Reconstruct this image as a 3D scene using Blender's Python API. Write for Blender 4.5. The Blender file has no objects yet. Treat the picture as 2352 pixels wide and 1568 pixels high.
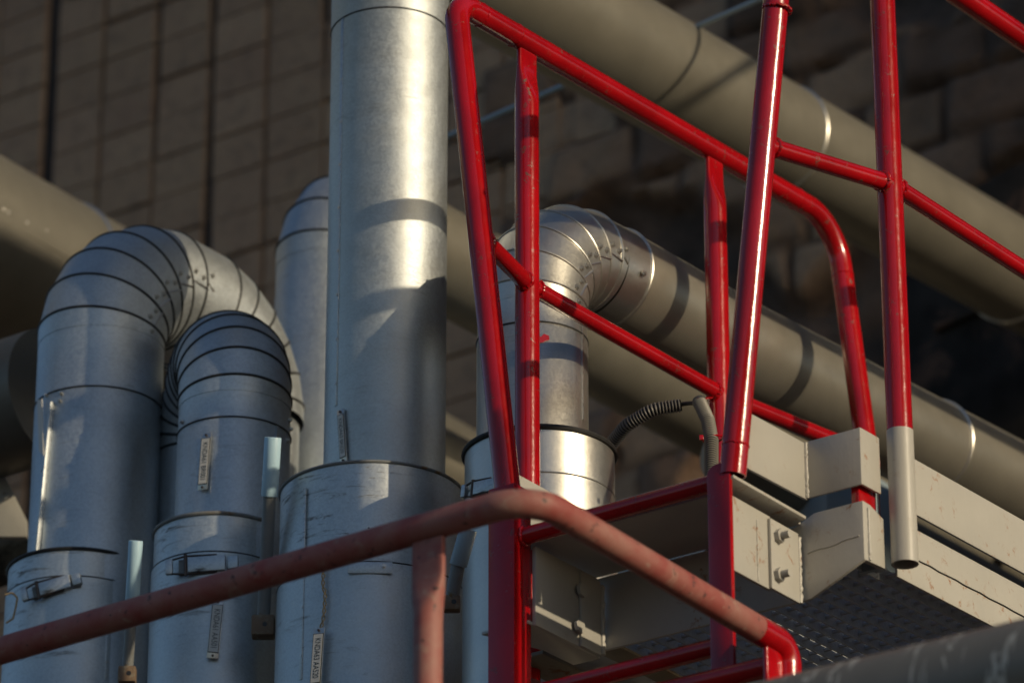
import bpy, bmesh, math, random
import numpy as np
from mathutils import Vector, Matrix, noise
random.seed(7)
R=math.radians; sin=math.sin; cos=math.cos; PI=math.pi
scene=bpy.context.scene
# ------------------------------------------------------------------ camera
PITCH=R(24.5); YAW=R(35.8); FPX=10000.0           # focal length in units of a 2352 px wide picture
CAM=np.array([0,0,1.6])
cd=bpy.data.cameras.new('camera'); cam=bpy.data.objects.new('camera',cd); scene.collection.objects.link(cam)
cam.location=CAM; cam.rotation_euler=(PI/2+PITCH,0,YAW)
cd.sensor_width=36; cd.lens=FPX/2352*36; cd.clip_start=0.1; cd.clip_end=2000
cd.dof.use_dof=True; cd.dof.focus_distance=8.25; cd.dof.aperture_fstop=3.9
scene.camera=cam
# ------------------------------------------------------------------ light
SUN_AZ_S=-0.03; SUN_T=0.28                         # the sun stands towards +X, a little towards -Y, rise 0.25
sunv=Vector((1,SUN_AZ_S,SUN_T)).normalized()
sl=bpy.data.lights.new('sun','SUN'); so=bpy.data.objects.new('sun',sl); scene.collection.objects.link(so)
sl.energy=2.75; sl.angle=R(0.5); sl.color=(1.0,0.82,0.56)
so.rotation_euler=sunv.to_track_quat('Z','Y').to_euler()
w=bpy.data.worlds.new('World'); scene.world=w; w.use_nodes=True
nt=w.node_tree; nt.nodes.clear()
sky=nt.nodes.new('ShaderNodeTexSky'); sky.sky_type='NISHITA'; sky.sun_disc=False
sky.sun_elevation=math.asin(sunv.z); sky.sun_rotation=math.atan2(sunv.x,sunv.y)
sky.air_density=1.0; sky.dust_density=1.8; sky.ozone_density=3.0
bg=nt.nodes.new('ShaderNodeBackground'); bg.inputs['Strength'].default_value=0.098
wo=nt.nodes.new('ShaderNodeOutputWorld')
nt.links.new(sky.outputs[0],bg.inputs[0]); nt.links.new(bg.outputs[0],wo.inputs[0])
scene.view_settings.view_transform='Standard'; scene.view_settings.look='None'
scene.view_settings.exposure=0.0; scene.view_settings.gamma=1.0
scene.render.engine='CYCLES'
# ------------------------------------------------------------------ geometry helpers
Fv=np.array([-sin(YAW)*cos(PITCH),cos(YAW)*cos(PITCH),sin(PITCH)]); Rv=np.array([cos(YAW),sin(YAW),0]); Uv=np.cross(Rv,Fv)
FH=Vector((-sin(YAW),cos(YAW),0)); RH=Vector((cos(YAW),sin(YAW),0))
def ray(px,py): return Fv+Rv*(px-1176)/FPX+Uv*(784-py)/FPX
def at(px,py,D): return Vector(CAM+ray(px,py)*D)
def on(px,py,ax,v):
    r=ray(px,py); return Vector(CAM+r*((v-CAM[ax])/r[ax]))
col=scene.collection
def tag(o,label=None,cat=None,group=None,kind=None):
    if label: o['label']=label
    if cat: o['category']=cat
    if group: o['group']=group
    if kind: o['kind']=kind
    return o
def thing(name,label,cat,loc,group=None):
    o=bpy.data.objects.new(name,None); o.empty_display_size=.1; col.objects.link(o); o.location=loc
    return tag(o,label,cat,group)
def wloc(o):
    v=Vector((0,0,0))
    while o is not None: v+=o.location; o=o.parent
    return v
class MB:
    def __init__(s): s.v=[]; s.f=[]; s.m=[]; s.c=[]
    def add(s,vs,fs,mi=0):
        b=len(s.v); s.v+= [tuple(p) for p in vs]; s.f+=[tuple(b+i for i in f) for f in fs]; s.m+=[mi]*len(fs); return s
    def box(s,p0,p1,mi=0):
        x0,y0,z0=[min(a,b) for a,b in zip(p0,p1)]; x1,y1,z1=[max(a,b) for a,b in zip(p0,p1)]
        return s.add([(x0,y0,z0),(x1,y0,z0),(x1,y1,z0),(x0,y1,z0),(x0,y0,z1),(x1,y0,z1),(x1,y1,z1),(x0,y1,z1)],
              [(0,3,2,1),(4,5,6,7),(0,1,5,4),(1,2,6,5),(2,3,7,6),(3,0,4,7)],mi)
    def obox(s,c,ax,ay,az,mi=0):
        c=Vector(c); vs=[c+ax*i+ay*j+az*k for k in(-1,1) for j in(-1,1) for i in(-1,1)]
        return s.add(vs,[(0,2,3,1),(4,5,7,6),(0,1,5,4),(1,3,7,5),(3,2,6,7),(2,0,4,6)],mi)
    def prism(s,poly,vec,mi=0):
        n=len(poly); vec=Vector(vec); a=[Vector(p) for p in poly]; b=[p+vec for p in a]
        return s.add(a+b,[tuple(range(n))[::-1],tuple(range(n,2*n))]+[(i,(i+1)%n,n+(i+1)%n,n+i) for i in range(n)],mi)
    def tube(s,path,r,n=28,closed=False,cap=(True,True),mi=0,hollow=0):
        P=[Vector(p) for p in path]; N=len(P); rr=r if isinstance(r,(list,tuple)) else [r]*N
        T=[]
        for i in range(N):
            if closed: t=(P[(i+1)%N]-P[i-1])
            else: t=P[min(i+1,N-1)]-P[max(i-1,0)]
            T.append(t.normalized())
        u=T[0].orthogonal().normalized(); vs=[]
        for i in range(N):
            u=(u-T[i]*u.dot(T[i])).normalized(); v=T[i].cross(u)
            for k in range(n):
                a=2*PI*k/n; vs.append(P[i]+(u*cos(a)+v*sin(a))*rr[i])
        fs=[]; M=N if closed else N-1
        off=0
        if closed:   # match last ring to the first
            u0=(vs[0]-P[0]); ul=u-T[0]*u.dot(T[0]); best=min(range(n),key=lambda k:(vs[k]-P[0]-ul.normalized()*rr[0]).length); off=best
        for i in range(M):
            j=(i+1)%N
            for k in range(n):
                k2=(k+1)%n; o=off if (closed and j==0) else 0
                fs.append((i*n+k,i*n+k2,j*n+(k2+o)%n,j*n+(k+o)%n))
        if not closed:
            if cap[0] and not hollow: fs.append(tuple(range(n))[::-1])
            if cap[1]: fs.append(tuple(range((N-1)*n,N*n)))
        b=len(vs)
        if hollow:   # open mouth at the start: wall thickness and a bore
            t=T[0]
            for dd,sc in ((0,hollow),(.14,hollow)):
                for k in range(n): vs.append(P[0]+t*dd+(vs[k]-P[0])*((rr[0]-sc)/rr[0]))
            for k in range(n):
                k2=(k+1)%n; fs.append((k2,k,b+k,b+k2)); fs.append((b+k2,b+k,b+n+k,b+n+k2))
            fs.append(tuple(range(b+n,b+2*n)))
        return s.add(vs,fs,mi)
    def lathe(s,c,prof,n=112,axis=Vector((0,0,1)),mi=0,a0=0,a1=2*PI,cap=False):
        c=Vector(c); u=axis.orthogonal().normalized()
        if abs(axis.z)>.99: u=Vector((1,0,0))
        v=axis.cross(u); vs=[]; full=abs(a1-a0-2*PI)<1e-6; m=n if full else n+1
        for (r,z) in prof:
            for k in range(m):
                a=a0+(a1-a0)*k/n; vs.append(c+axis*z+(u*cos(a)+v*sin(a))*r)
        fs=[]
        for i in range(len(prof)-1):
            for k in range(n):
                k2=(k+1)%m; fs.append((i*m+k,i*m+k2,(i+1)*m+k2,(i+1)*m+k))
        if cap: fs.append(tuple(range(m))[::-1]); fs.append(tuple(range((len(prof)-1)*m,len(prof)*m)))
        return s.add(vs,fs,mi)
    def sph(s,c,r,sc=(1,1,1),n=12,mi=0):
        vs=[];fs=[];m=n//2
        for i in range(m+1):
            t=PI*i/m
            for k in range(n):
                a=2*PI*k/n; vs.append(Vector(c)+Vector((sin(t)*cos(a)*r*sc[0],sin(t)*sin(a)*r*sc[1],cos(t)*r*sc[2])))
        for i in range(m):
            for k in range(n): fs.append((i*n+k,(i+1)*n+k,(i+1)*n+(k+1)%n,i*n+(k+1)%n))
        return s.add(vs,fs,mi)
    def build(s,name,mats,parent=None,smooth=35,bevel=0,seg=2,label=None):
        if not isinstance(mats,(list,tuple)): mats=[mats]
        me=bpy.data.meshes.new(name); me.from_pydata([Vector(p) for p in s.v],[],s.f)
        for m in mats: me.materials.append(m)
        me.polygons.foreach_set('material_index',s.m)
        bm=bmesh.new(); bm.from_mesh(me)
        if bevel:
            bmesh.ops.recalc_face_normals(bm,faces=bm.faces)
            es=[e for e in bm.edges if len(e.link_faces)==2 and e.calc_face_angle(0)>R(30)]
            bmesh.ops.bevel(bm,geom=es,offset=bevel,segments=seg,affect='EDGES',profile=.5)
        bmesh.ops.recalc_face_normals(bm,faces=bm.faces)
        bm.to_mesh(me); bm.free()
        if smooth:
            me.polygons.foreach_set('use_smooth',[True]*len(me.polygons)); me.set_sharp_from_angle(angle=R(smooth))
        o=bpy.data.objects.new(name,me); col.objects.link(o)
        off=wloc(parent) if parent else Vector((0,0,0))
        if parent: o.parent=parent; me.transform(Matrix.Translation(-off))
        else:
            c=sum((Vector(b) for b in o.bound_box),Vector())/8; me.transform(Matrix.Translation(-c)); o.location=c
        if label: o['label']=label
        return o
def bend(pts,rad,n=10):
    """polyline with rounded corners; rad per inner corner"""
    P=[Vector(p) for p in pts]; out=[P[0]]
    for i in range(1,len(P)-1):
        a=(P[i-1]-P[i]).normalized(); b=(P[i+1]-P[i]).normalized(); ang=a.angle(b)
        r=rad[i-1] if isinstance(rad,(list,tuple)) else rad
        if r<=0: out.append(P[i]); continue
        d=r/math.tan(ang/2); p0=P[i]+a*d; p1=P[i]+b*d; cdir=(a+b).normalized(); c=P[i]+cdir*(r/sin(ang/2))
        u=(p0-c); v=(p1-c); tot=u.angle(v)
        for k in range(n+1):
            t=k/n; out.append(c+(u*sin((1-t)*tot)+v*sin(t*tot))/sin(tot))
    out.append(P[-1]); return out
def resample(path,step):
    out=[path[0].copy()]; need=step
    for a,b in zip(path[:-1],path[1:]):
        L=(b-a).length; t=need
        while t<=L: out.append(a.lerp(b,t/L)); t+=step
        need=t-L
    return out
def densify(path,step):
    out=[]
    for a,b in zip(path[:-1],path[1:]):
        n=max(1,int((b-a).length/step))
        for k in range(n): out.append(a.lerp(b,k/n))
    out.append(path[-1]); return out
# ------------------------------------------------------------------ materials
def mat(name):
    m=bpy.data.materials.new(name); m.use_nodes=True; nt=m.node_tree
    b=nt.nodes['Principled BSDF']; return m,nt,b
def N(nt,t,**k):
    n=nt.nodes.new(t)
    for a,v in k.items():
        if a in n.inputs.keys(): n.inputs[a].default_value=v
        else: setattr(n,a,v)
    return n
def tc(nt,scale=(1,1,1)):
    t=N(nt,'ShaderNodeTexCoord'); m=N(nt,'ShaderNodeMapping'); m.inputs['Scale'].default_value=scale
    nt.links.new(t.outputs['Object'],m.inputs[0]); return m.outputs[0]
def noi(nt,vec,scale,detail=4,rough=.55,dist=0):
    n=N(nt,'ShaderNodeTexNoise'); n.inputs['Scale'].default_value=scale; n.inputs['Detail'].default_value=detail
    n.inputs['Roughness'].default_value=rough; n.inputs['Distortion'].default_value=dist
    nt.links.new(vec,n.inputs['Vector']); return n.outputs[0]
def ramp(nt,src,stops):
    r=N(nt,'ShaderNodeValToRGB'); el=r.color_ramp.elements
    while len(el)<len(stops): el.new(.5)
    for e,(p,c) in zip(el,stops):
        e.position=p; e.color=(c,c,c,1) if isinstance(c,(int,float)) else (*c,1)
    nt.links.new(src,r.inputs[0]); return r.outputs[0]
def mix(nt,fac,a,b,mode='MIX'):
    m=N(nt,'ShaderNodeMix'); m.data_type='RGBA'; m.blend_type=mode
    for i,x in ((0,fac),(6,a),(7,b)):
        if isinstance(x,(int,float)): m.inputs[i].default_value=x
        elif isinstance(x,tuple): m.inputs[i].default_value=(*x,1)
        else: nt.links.new(x,m.inputs[i])
    return m.outputs[2]
def mth(nt,op,a,b=0.0):
    m=N(nt,'ShaderNodeMath',operation=op)
    for i,x in ((0,a),(1,b)):
        if isinstance(x,(int,float)): m.inputs[i].default_value=x
        else: nt.links.new(x,m.inputs[i])
    return m.outputs[0]
def bump(nt,b,h,strength=.3,dist=.002,prev=None):
    n=N(nt,'ShaderNodeBump'); n.inputs['Strength'].default_value=strength; n.inputs['Distance'].default_value=dist
    nt.links.new(h,n.inputs['Height'])
    if prev: nt.links.new(prev,n.inputs['Normal'])
    nt.links.new(n.outputs[0],b.inputs['Normal']); return n.outputs[0]
def galv(name,base=(.60,.62,.63),rough=.34,spangle=.12,dirt=.35,dent=.25,metal=.95):
    m,nt,b=mat(name); v=tc(nt); b.inputs['Metallic'].default_value=metal
    fine=noi(nt,v,420,2,.6); big=noi(nt,v,5,5,.6,.6); vor=N(nt,'ShaderNodeTexVoronoi'); vor.inputs['Scale'].default_value=260
    nt.links.new(v,vor.inputs['Vector'])
    sp=N(nt,'ShaderNodeSeparateColor'); nt.links.new(vor.outputs['Color'],sp.inputs[0])
    c=mix(nt,ramp(nt,big,[(.3,0),(.7,1)]),tuple(x*.86 for x in base),base)
    c=mix(nt,spangle*1.6,c,mix(nt,1.0,c,ramp(nt,sp.outputs[0],[(0,.45),(1,1.5)]),'MULTIPLY'))
    # horizontal scuffs and grime: thin dark marks
    vs=tc(nt,(1.2,1.2,9)); sc=noi(nt,vs,7,6,.7,1.2); mk=ramp(nt,sc,[(.57,0),(.68,1)])
    vg=noi(nt,v,3.1,3); gate=ramp(nt,vg,[(.45,0),(.62,1)])
    g=mth(nt,'MULTIPLY',mk,gate); g=mth(nt,'MULTIPLY',g,dirt)
    c=mix(nt,g,c,(.10,.085,.065))
    nt.links.new(c,b.inputs['Base Color'])
    r=mth(nt,'ADD',mth(nt,'MULTIPLY',sp.outputs[0],spangle),rough-.06); r=mth(nt,'ADD',r,mth(nt,'MULTIPLY',big,.12)); r=mth(nt,'ADD',r,mth(nt,'MULTIPLY',g,.35))
    nt.links.new(r,b.inputs['Roughness'])
    n1=bump(nt,b,noi(nt,v,9,2,.5),dent,.02)
    bump(nt,b,mth(nt,'ADD',fine,mth(nt,'MULTIPLY',sp.outputs[0],.5)),.10,.0006,n1)
    return m
def paint(name,base,rough=.25,coat=.0,bscale=60,bstr=.25,spots=None,var=.12,stretch=(1,1,1),metal=0,spec=.5):
    m,nt,b=mat(name); v=tc(nt); big=noi(nt,v,7,5,.6)
    c=mix(nt,ramp(nt,big,[(.3,0),(.7,1)]),tuple(x*(1-var) for x in base),tuple(min(1,x*(1+var)) for x in base))
    r=mth(nt,'ADD',mth(nt,'MULTIPLY',noi(nt,v,30,4),.16),rough-.08)
    if spots:
        colr,lo,hi,sc=spots
        sn=noi(nt,v,sc,6,.7,.4); gate=ramp(nt,noi(nt,v,4.5,2),[(.46,0),(.56,1)])
        f=mth(nt,'MULTIPLY',ramp(nt,sn,[(lo,0),(hi,1)]),gate); c=mix(nt,f,c,colr); r=mth(nt,'ADD',r,mth(nt,'MULTIPLY',f,.4))
    nt.links.new(c,b.inputs['Base Color']); nt.links.new(r,b.inputs['Roughness'])
    b.inputs['Coat Weight'].default_value=coat; b.inputs['Coat Roughness'].default_value=.12; b.inputs['Metallic'].default_value=metal
    b.inputs['Specular IOR Level'].default_value=spec
    vs=tc(nt,stretch); bump(nt,b,noi(nt,vs,bscale,5,.6,.3),bstr,.0015)
    return m
M={}
M['galv']=galv('galvanised_sheet',(.58,.62,.64),.47,.12,.22,.18)
M['galv_worn']=galv('galvanised_sheet_scuffed',(.58,.62,.64),.46,.12,1.0,.24)
M['steel']=galv('bright_cladding',(.58,.565,.52),.35,.05,.25,.10)
M['alu']=paint('dull_aluminium_cladding',(.245,.23,.192),.46,0,40,.12,None,.10,(1,1,1),.55)
M['alu_dark']=paint('dull_dark_cladding',(.20,.18,.15),.5,0,40,.12,None,.12,(1,1,1),.5)
M['clad']=paint('satin_cladding',(.38,.355,.30),.42,0,40,.10,None,.10,(1,1,1),.75)
M['seal_shade']=paint('dark_sealant_groove_shade',(.018,.018,.018),.55,0,80,.2,None)
M['red']=paint('glossy_red_paint',(.36,.002,.005),.19,.30,80,.42,((.12,.045,.03),.60,.67,48),.22,(1,1,.35))
M['red_dk']=M['red']
def faded():
    m,nt,b=mat('faded_red_paint'); v=tc(nt)
    a=noi(nt,v,13,6,.65,.5); c=mix(nt,ramp(nt,a,[(.35,0),(.62,1)]),(.26,.058,.050),(.30,.135,.112))
    d=noi(nt,v,24,6,.75,.8); c=mix(nt,ramp(nt,d,[(.57,0),(.67,.5)]),c,(.36,.30,.24)); e=noi(nt,v,55,4,.6)
    c=mix(nt,ramp(nt,e,[(.64,0),(.67,1)]),c,(.06,.03,.03))
    nt.links.new(c,b.inputs['Base Color']); b.inputs['Roughness'].default_value=.62
    bump(nt,b,d,.3,.001); return m
M['faded']=faded()
M['grey']=paint('light_grey_paint',(.42,.41,.375),.42,0,110,.28,((.27,.12,.045),.58,.68,30),.06,(1,1,.4))
M['grey2']=paint('grey_paint_clean',(.42,.41,.375),.42,0,70,.35,None,.06)
M['pipe_grey']=None
def bigpipe_mat():
    m,nt,b=mat('grey_pipe_paint_with_drips'); v=tc(nt); vs=tc(nt,(6,1,1.4))
    c=mix(nt,ramp(nt,noi(nt,v,5,4),[(.3,0),(.7,1)]),(.145,.13,.105),(.20,.18,.145))
    st=noi(nt,vs,5.5,4,.6,1.6); c=mix(nt,ramp(nt,st,[(.60,0),(.62,.9)]),c,(.50,.48,.42))
    sp=noi(nt,v,110,2); c=mix(nt,ramp(nt,sp,[(.74,0),(.76,.8)]),c,(.5,.46,.38))
    nt.links.new(c,b.inputs['Base Color']); b.inputs['Roughness'].default_value=.42
    bump(nt,b,noi(nt,v,40,3),.12,.001); return m
M['pipe_grey']=bigpipe_mat()
M['rust']=paint('rusty_iron',(.16,.105,.065),.75,0,70,.6,((.23,.20,.15),.5,.6,40),.35)
M['rod']=paint('weathered_grey_rod',(.20,.21,.21),.5,0,70,.3,((.20,.12,.05),.52,.62,30),.15)
M['blue']=paint('light_blue_plastic',(.46,.68,.82),.38,0,60,.08,None,.05)
M['bluegrey']=paint('blue_grey_plastic',(.30,.38,.43),.38,0,60,.08,None,.05)
M['white_plate']=paint('white_engraved_plate',(.62,.60,.55),.35,0,60,.05,None,.03)
M['black_ink']=paint('dark_green_black_ink',(.012,.02,.017),.4,0,60,.05,None,.03)
M['hose']=paint('grey_corrugated_plastic',(.20,.19,.165),.5,0,60,.1,((.42,.01,.015),.60,.63,38),.08)
M['hose_dk']=paint('dark_corrugated_plastic',(.10,.095,.09),.5,0,60,.1,((.30,.01,.015),.66,.69,30),.08)
M['black']=paint('black_cable',(.015,.015,.015),.5,0,60,.1,None)
M['rope']=paint('tan_twine',(.42,.31,.17),.8,0,300,.6,None)
M['wire']=paint('dark_wire',(.08,.06,.05),.45,0,200,.3,None,.2,(1,1,1),.6)
M['screw']=galv('zinc_screw',(.62,.60,.56),.30,.04,.1,.0)
M['grating']=galv('galvanised_grating',(.50,.53,.55),.5,.1,.5,.0,.2)
M['flangebeam']=paint('brown_grey_rusty_paint',(.20,.165,.11),.55,0,70,.3,((.17,.07,.025),.56,.66,22),.15)
M['fly']=paint('fly_body',(.02,.02,.018),.4,0,300,.2,None)
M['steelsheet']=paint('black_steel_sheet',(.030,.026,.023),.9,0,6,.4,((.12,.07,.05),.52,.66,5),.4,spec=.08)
M['blocker']=paint('dark_blocker_surface',(.035,.034,.032),.7,0,3,.2,None,.2)
def masonry(name,dark=1.0):
    m,nt,b=mat(name); v=tc(nt)
    at_=N(nt,'ShaderNodeAttribute'); at_.attribute_name='tone'
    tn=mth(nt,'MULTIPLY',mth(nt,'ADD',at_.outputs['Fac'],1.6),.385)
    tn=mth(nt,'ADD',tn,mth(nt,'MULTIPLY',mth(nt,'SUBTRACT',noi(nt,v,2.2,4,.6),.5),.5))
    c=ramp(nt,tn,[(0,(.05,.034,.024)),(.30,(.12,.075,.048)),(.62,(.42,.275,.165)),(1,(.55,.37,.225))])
    c=mix(nt,ramp(nt,noi(nt,v,3.2,5,.6),[(.35,0),(.7,.55)]),c,(.38*dark,.23*dark,.15*dark))
    c=mix(nt,ramp(nt,noi(nt,v,14,6,.7),[(.5,0),(.75,.6)]),c,(.13,.095,.07))
    nt.links.new(c,b.inputs['Base Color']); b.inputs['Roughness'].default_value=.9
    bump(nt,b,noi(nt,v,30,8,.7),.8,.02); return m
M['brick']=masonry('brown_block_masonry')
M['mortar']=paint('dark_joint',(.050,.038,.032),.95,0,30,.6,None,.3)
M['concrete']=paint('stained_concrete',(.20,.165,.115),.9,0,14,.9,((.05,.04,.032),.50,.62,4),.35)
M['ground']=paint('dark_asphalt_ground',(.032,.029,.026),.95,0,8,.6,None,.3)
# ------------------------------------------------------------------ setting: ground
g=MB(); g.add([(-600,-600,0),(600,-600,0),(600,600,0),(-600,600,0)],[(0,1,2,3)]); tag(g.build('ground',M['ground'],smooth=0),kind='structure')
# ------------------------------------------------------------------ back wall of the old building
WY=10.6
def block_wall():
    root=thing('masonry_wall','old brown block wall with dark open joints, crumbling towards the right','wall',(-8,WY,0))
    mb=MB(); tones=[]
    def blk(x0,x1,z0,z1,y,t,j=.010,rot=0):
        b=len(mb.v); pts=[]
        for (yy,s) in ((y,.012),(WY+.25,0)):
            for (x,z) in ((x0,z0),(x1,z0),(x1,z1),(x0,z1)):
                xx=x+(s*.35 if x==x0 else -s*.35)+random.uniform(-j,j)*.4; zz=z+(s*.2 if z==z0 else -s*.2)+random.uniform(-j,j)*.5
                pts.append((xx,yy,zz))
        # chamfer ring
        front=[Vector(p) for p in pts[:4]]; back=[Vector(p) for p in pts[4:]]
        mid=[Vector((b_.x,f_.y+.02,b_.z)) for f_,b_ in zip(front,back)]
        vs=front+mid+back
        mb.add(vs,[(3,2,1,0)]+[(i,(i+1)%4,4+(i+1)%4,4+i) for i in range(4)]+[(4+i,4+(i+1)%4,8+(i+1)%4,8+i) for i in range(4)])
        tones.extend([t*.9+.35*noise.noise(Vector((x0*.7,z0*.7,5)))]*12)
    bw,bh=.260,.161; z=0.0; row=0
    while z<13:
        k=0
        while True:
            xa=-13.4+k*bw
            if xa>-7.50+.35*noise.noise(Vector((0,z*2.1,8))): break
            jw=lambda kk: .004+(.060 if kk%7 in (0,2,3,5) else .012)*max(0,min(1,.45+1.9*noise.noise(Vector((kk*7.13,z*.62,3.3)))))
            dl=jw(k); dr=jw(k+1)
            hg=.002+max(0,noise.noise(Vector((k*.45,row*1.7,9.1))))*.026
            hg2=.002+max(0,noise.noise(Vector((k*.45,(row+1)*1.7,9.1))))*.026
            blk(xa+dl*.5,xa+bw-dr*.5,z+hg*.5,z+bh-hg2*.5,WY+random.uniform(-.002,.002),random.random(),j=.006); k+=1
        z+=bh; row+=1
    o=mb.build('block_face',M['brick'],root,smooth=0)
    at_=o.data.attributes.new('tone','FLOAT','POINT'); at_.data.foreach_set('value',tones[:len(o.data.vertices)])
    bk=MB(); bk.box((-15,WY+.024,0),(-7.47,WY+.4,13)); bk.box((-7.47,WY+.2,0),(-2,WY+.4,13)); bk.build('joint_backing',M['mortar'],root,smooth=0)
    # crumbled right part: displaced render with rubble and holes
    nx,nz=230,330; x0,x1,z0,z1=-7.75,-2.3,3.0,11.2; vs=[]; tn=[]
    for j in range(nz+1):
        for i in range(nx+1):
            x=x0+(x1-x0)*i/nx; zz=z0+(z1-z0)*j/nz
            p=Vector((x*1.5,zz*1.5,0)); cell=noise.cell(Vector((x/.42+noise.noise(p)*.6,zz/.30+noise.noise(p+Vector((5,5,5)))*.6,0)))
            fx=max(0,min(1,(x+7.35)/.95)); wob=noise.noise(Vector((x*3,zz*3,5)))*.035
            bh_=.20; rw=math.floor((zz+wob)/bh_); cx=(x+wob*1.5+.13*(rw%2)+.05*sin(rw*7.3))/.34; ci=math.floor(cx)
            rnd=noise.cell(Vector((ci*1.7+.5,rw*2.3+.5,.5)))
            jd=min(abs(cx-round(cx))*.34,abs((zz+wob)/bh_-round((zz+wob)/bh_))*bh_); jt=max(0,1-jd/.022)
            brk=.10*max(0,min(1,(x+6.6)/1.0))+noise.fractal(Vector((x*.75+3,zz*.9,2)),1.0,2.1,4)+.15*fx
            sm=max(0,min(1,(brk-.18)/.10))
            h=noise.fractal(p*2.2,1.0,2.1,5)*.018+rnd*.035*(1-sm)+.03*jt*(1-sm)+.10*sm+.05*sm*noise.noise(p*4)
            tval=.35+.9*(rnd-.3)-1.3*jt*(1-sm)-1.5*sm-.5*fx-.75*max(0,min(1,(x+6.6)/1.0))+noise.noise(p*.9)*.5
            vs.append((x,WY-.015+h,zz)); tn.append(max(-1.6,tval))
    fs=[(j*(nx+1)+i,j*(nx+1)+i+1,(j+1)*(nx+1)+i+1,(j+1)*(nx+1)+i) for j in range(nz) for i in range(nx)]
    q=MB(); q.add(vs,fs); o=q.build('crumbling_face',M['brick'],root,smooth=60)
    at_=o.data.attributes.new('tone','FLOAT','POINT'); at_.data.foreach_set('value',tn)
    return root
block_wall()
# ------------------------------------------------------------------ building details behind on the right
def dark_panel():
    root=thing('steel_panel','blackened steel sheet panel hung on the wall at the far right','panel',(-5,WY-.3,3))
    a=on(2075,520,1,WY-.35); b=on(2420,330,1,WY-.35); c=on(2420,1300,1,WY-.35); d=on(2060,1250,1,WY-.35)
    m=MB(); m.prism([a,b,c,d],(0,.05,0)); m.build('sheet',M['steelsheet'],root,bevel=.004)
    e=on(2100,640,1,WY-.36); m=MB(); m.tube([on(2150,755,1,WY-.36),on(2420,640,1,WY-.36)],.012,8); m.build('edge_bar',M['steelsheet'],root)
dark_panel()
# ------------------------------------------------------------------ background pipes running along Y
def seam_ring(c,axis,r,t,mtl,parent,name='seam_ring',n=72):
    c=Vector(c); axis=axis.normalized(); u=axis.orthogonal().normalized(); v=axis.cross(u)
    mb=MB(); mb.tube([c+(u*cos(2*PI*k/n)+v*sin(2*PI*k/n))*r for k in range(n)],t,8,closed=True)
    return mb.build(name,mtl,parent)
def ypipe(name,label,X,p1,p2,r,mtl,y0=None,y1=13.0,rings=(),ringm=None,cat='pipe',rt=.006):
    a=on(*p1,0,X); b=on(*p2,0,X); d=(b-a)/(b.y-a.y)
    ya=a.y if y0 is None else y0
    A=a+d*(ya-a.y); B=a+d*(y1-a.y)
    root=thing(name,label,cat,A)
    mb=MB(); mb.tube([A,B],r,72); mb.build('pipe_body',mtl,root)
    for (px,py) in rings:
        q=on(px,py,0,X); c=a+d*(q.y-a.y); seam_ring(c,d,r,rt,ringm or M['steel'],root,'band')
    return root,a,d
# F : big pale pipe across the upper right
ypipe('insulated_pipe','thick dull grey insulated pipe sloping across the upper right behind red rails',-5.3,(1560,190),(2100,496),.146,M['alu'],y0=5.2,y1=10.75,rings=[(1790,325),(2325,625)],rt=.005)
# G : big pale pipe at left, H : cross pipe below it
root,a,d=ypipe('insulated_pipe','very thick pale insulated pipe with riveted lap at the left edge',-7.2,(0,592),(170,686),.2366,M['alu'],y0=4.5,y1=10.8,rings=[(110,640)],rt=.006)
mb=MB(); e1=on(0,492,0,-7.2+.227); e2=on(165,590,0,-7.2+.227)
dd=(e2-e1).normalized(); mb.obox((e1+e2)/2,dd*((e2-e1).length/2+.3),Vector((.004,0,0)),Vector((0,0,.012))); mb.build('lap_strip',M['alu'],root,bevel=.001)
for px,py in ((6,490),(18,497),(104,538),(60,520)):
    p=on(px,py-8,0,-7.2+.230); q=MB(); q.sph(p,.007); q.build('screw',M['screw'],root)
h1=on(0,952,1,6.0)
root=thing('cross_pipe','dark dull pipe crossing behind the tall duct at the left edge','pipe',(-8,6.75,0))
p0=at(0,940,9.95); mb=MB(); mb.tube([p0+Vector((-2.5,0,0)),p0+Vector((.16,0,0))],.152,64); mb.build('pipe_body',M['alu_dark'],root)
# I : lower Y pipe seen between the ducts
ypipe('insulated_pipe','pale pipe passing low behind the row of vertical ducts',-6.3,(700,1010),(760,1042),.085,M['alu'],y0=7.76,y1=8.9)
ypipe('insulated_pipe','short stretch of pale pipe glimpsed right of the tall central duct base',-6.3,(1040,1090),(1100,1122),.10,M['alu'],y0=7.6,y1=9.6)
ypipe('insulated_pipe','pale pipe glimpsed in the slot between toe plate and lower beam',-4.98,(2130,1290),(2352,1410),.075,M['alu'],y0=7.75,y1=9.9)
# far blue-grey duct along X under the platform
p0=at(1500,1300,10.6)
root=thing('cross_duct','blurred blue grey horizontal duct far behind the ladder rungs','duct',p0)
mb=MB(); mb.box(p0+Vector((-.75,-.2,-.16)),p0+Vector((.62,.2,.10))); mb.build('duct_body',M['bluegrey'],root,bevel=.01)
# left edge bracket plates
root=thing('bracket_plate','pale angled steel plate with a bolt hole at the lower left edge','bracket',at(20,1150,9.95))
mb=MB(); P=[at(-60,1085,9.95),at(12,1095,9.95),at(62,1195,9.95),at(62,1232,9.95),at(-60,1232,9.95)]; mb.prism(P,FH*.02); mb.build('plate',M['grey2'],root,bevel=.002)
mb=MB(); mb.tube([at(12,1137,9.94),at(12,1137,9.92)],.008,14); mb.build('bolt',M['rod'],root)
p0=at(10,1290,10.2)
root=thing('cross_pipe','brown tinted pipe end low at the left edge below the pale plate','pipe',p0)
mb=MB(); mb.tube([p0+Vector((-.6,0,.0)),p0+Vector((.25,0,.0))],.055,40); mb.build('pipe_body',M['concrete'],root)
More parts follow.
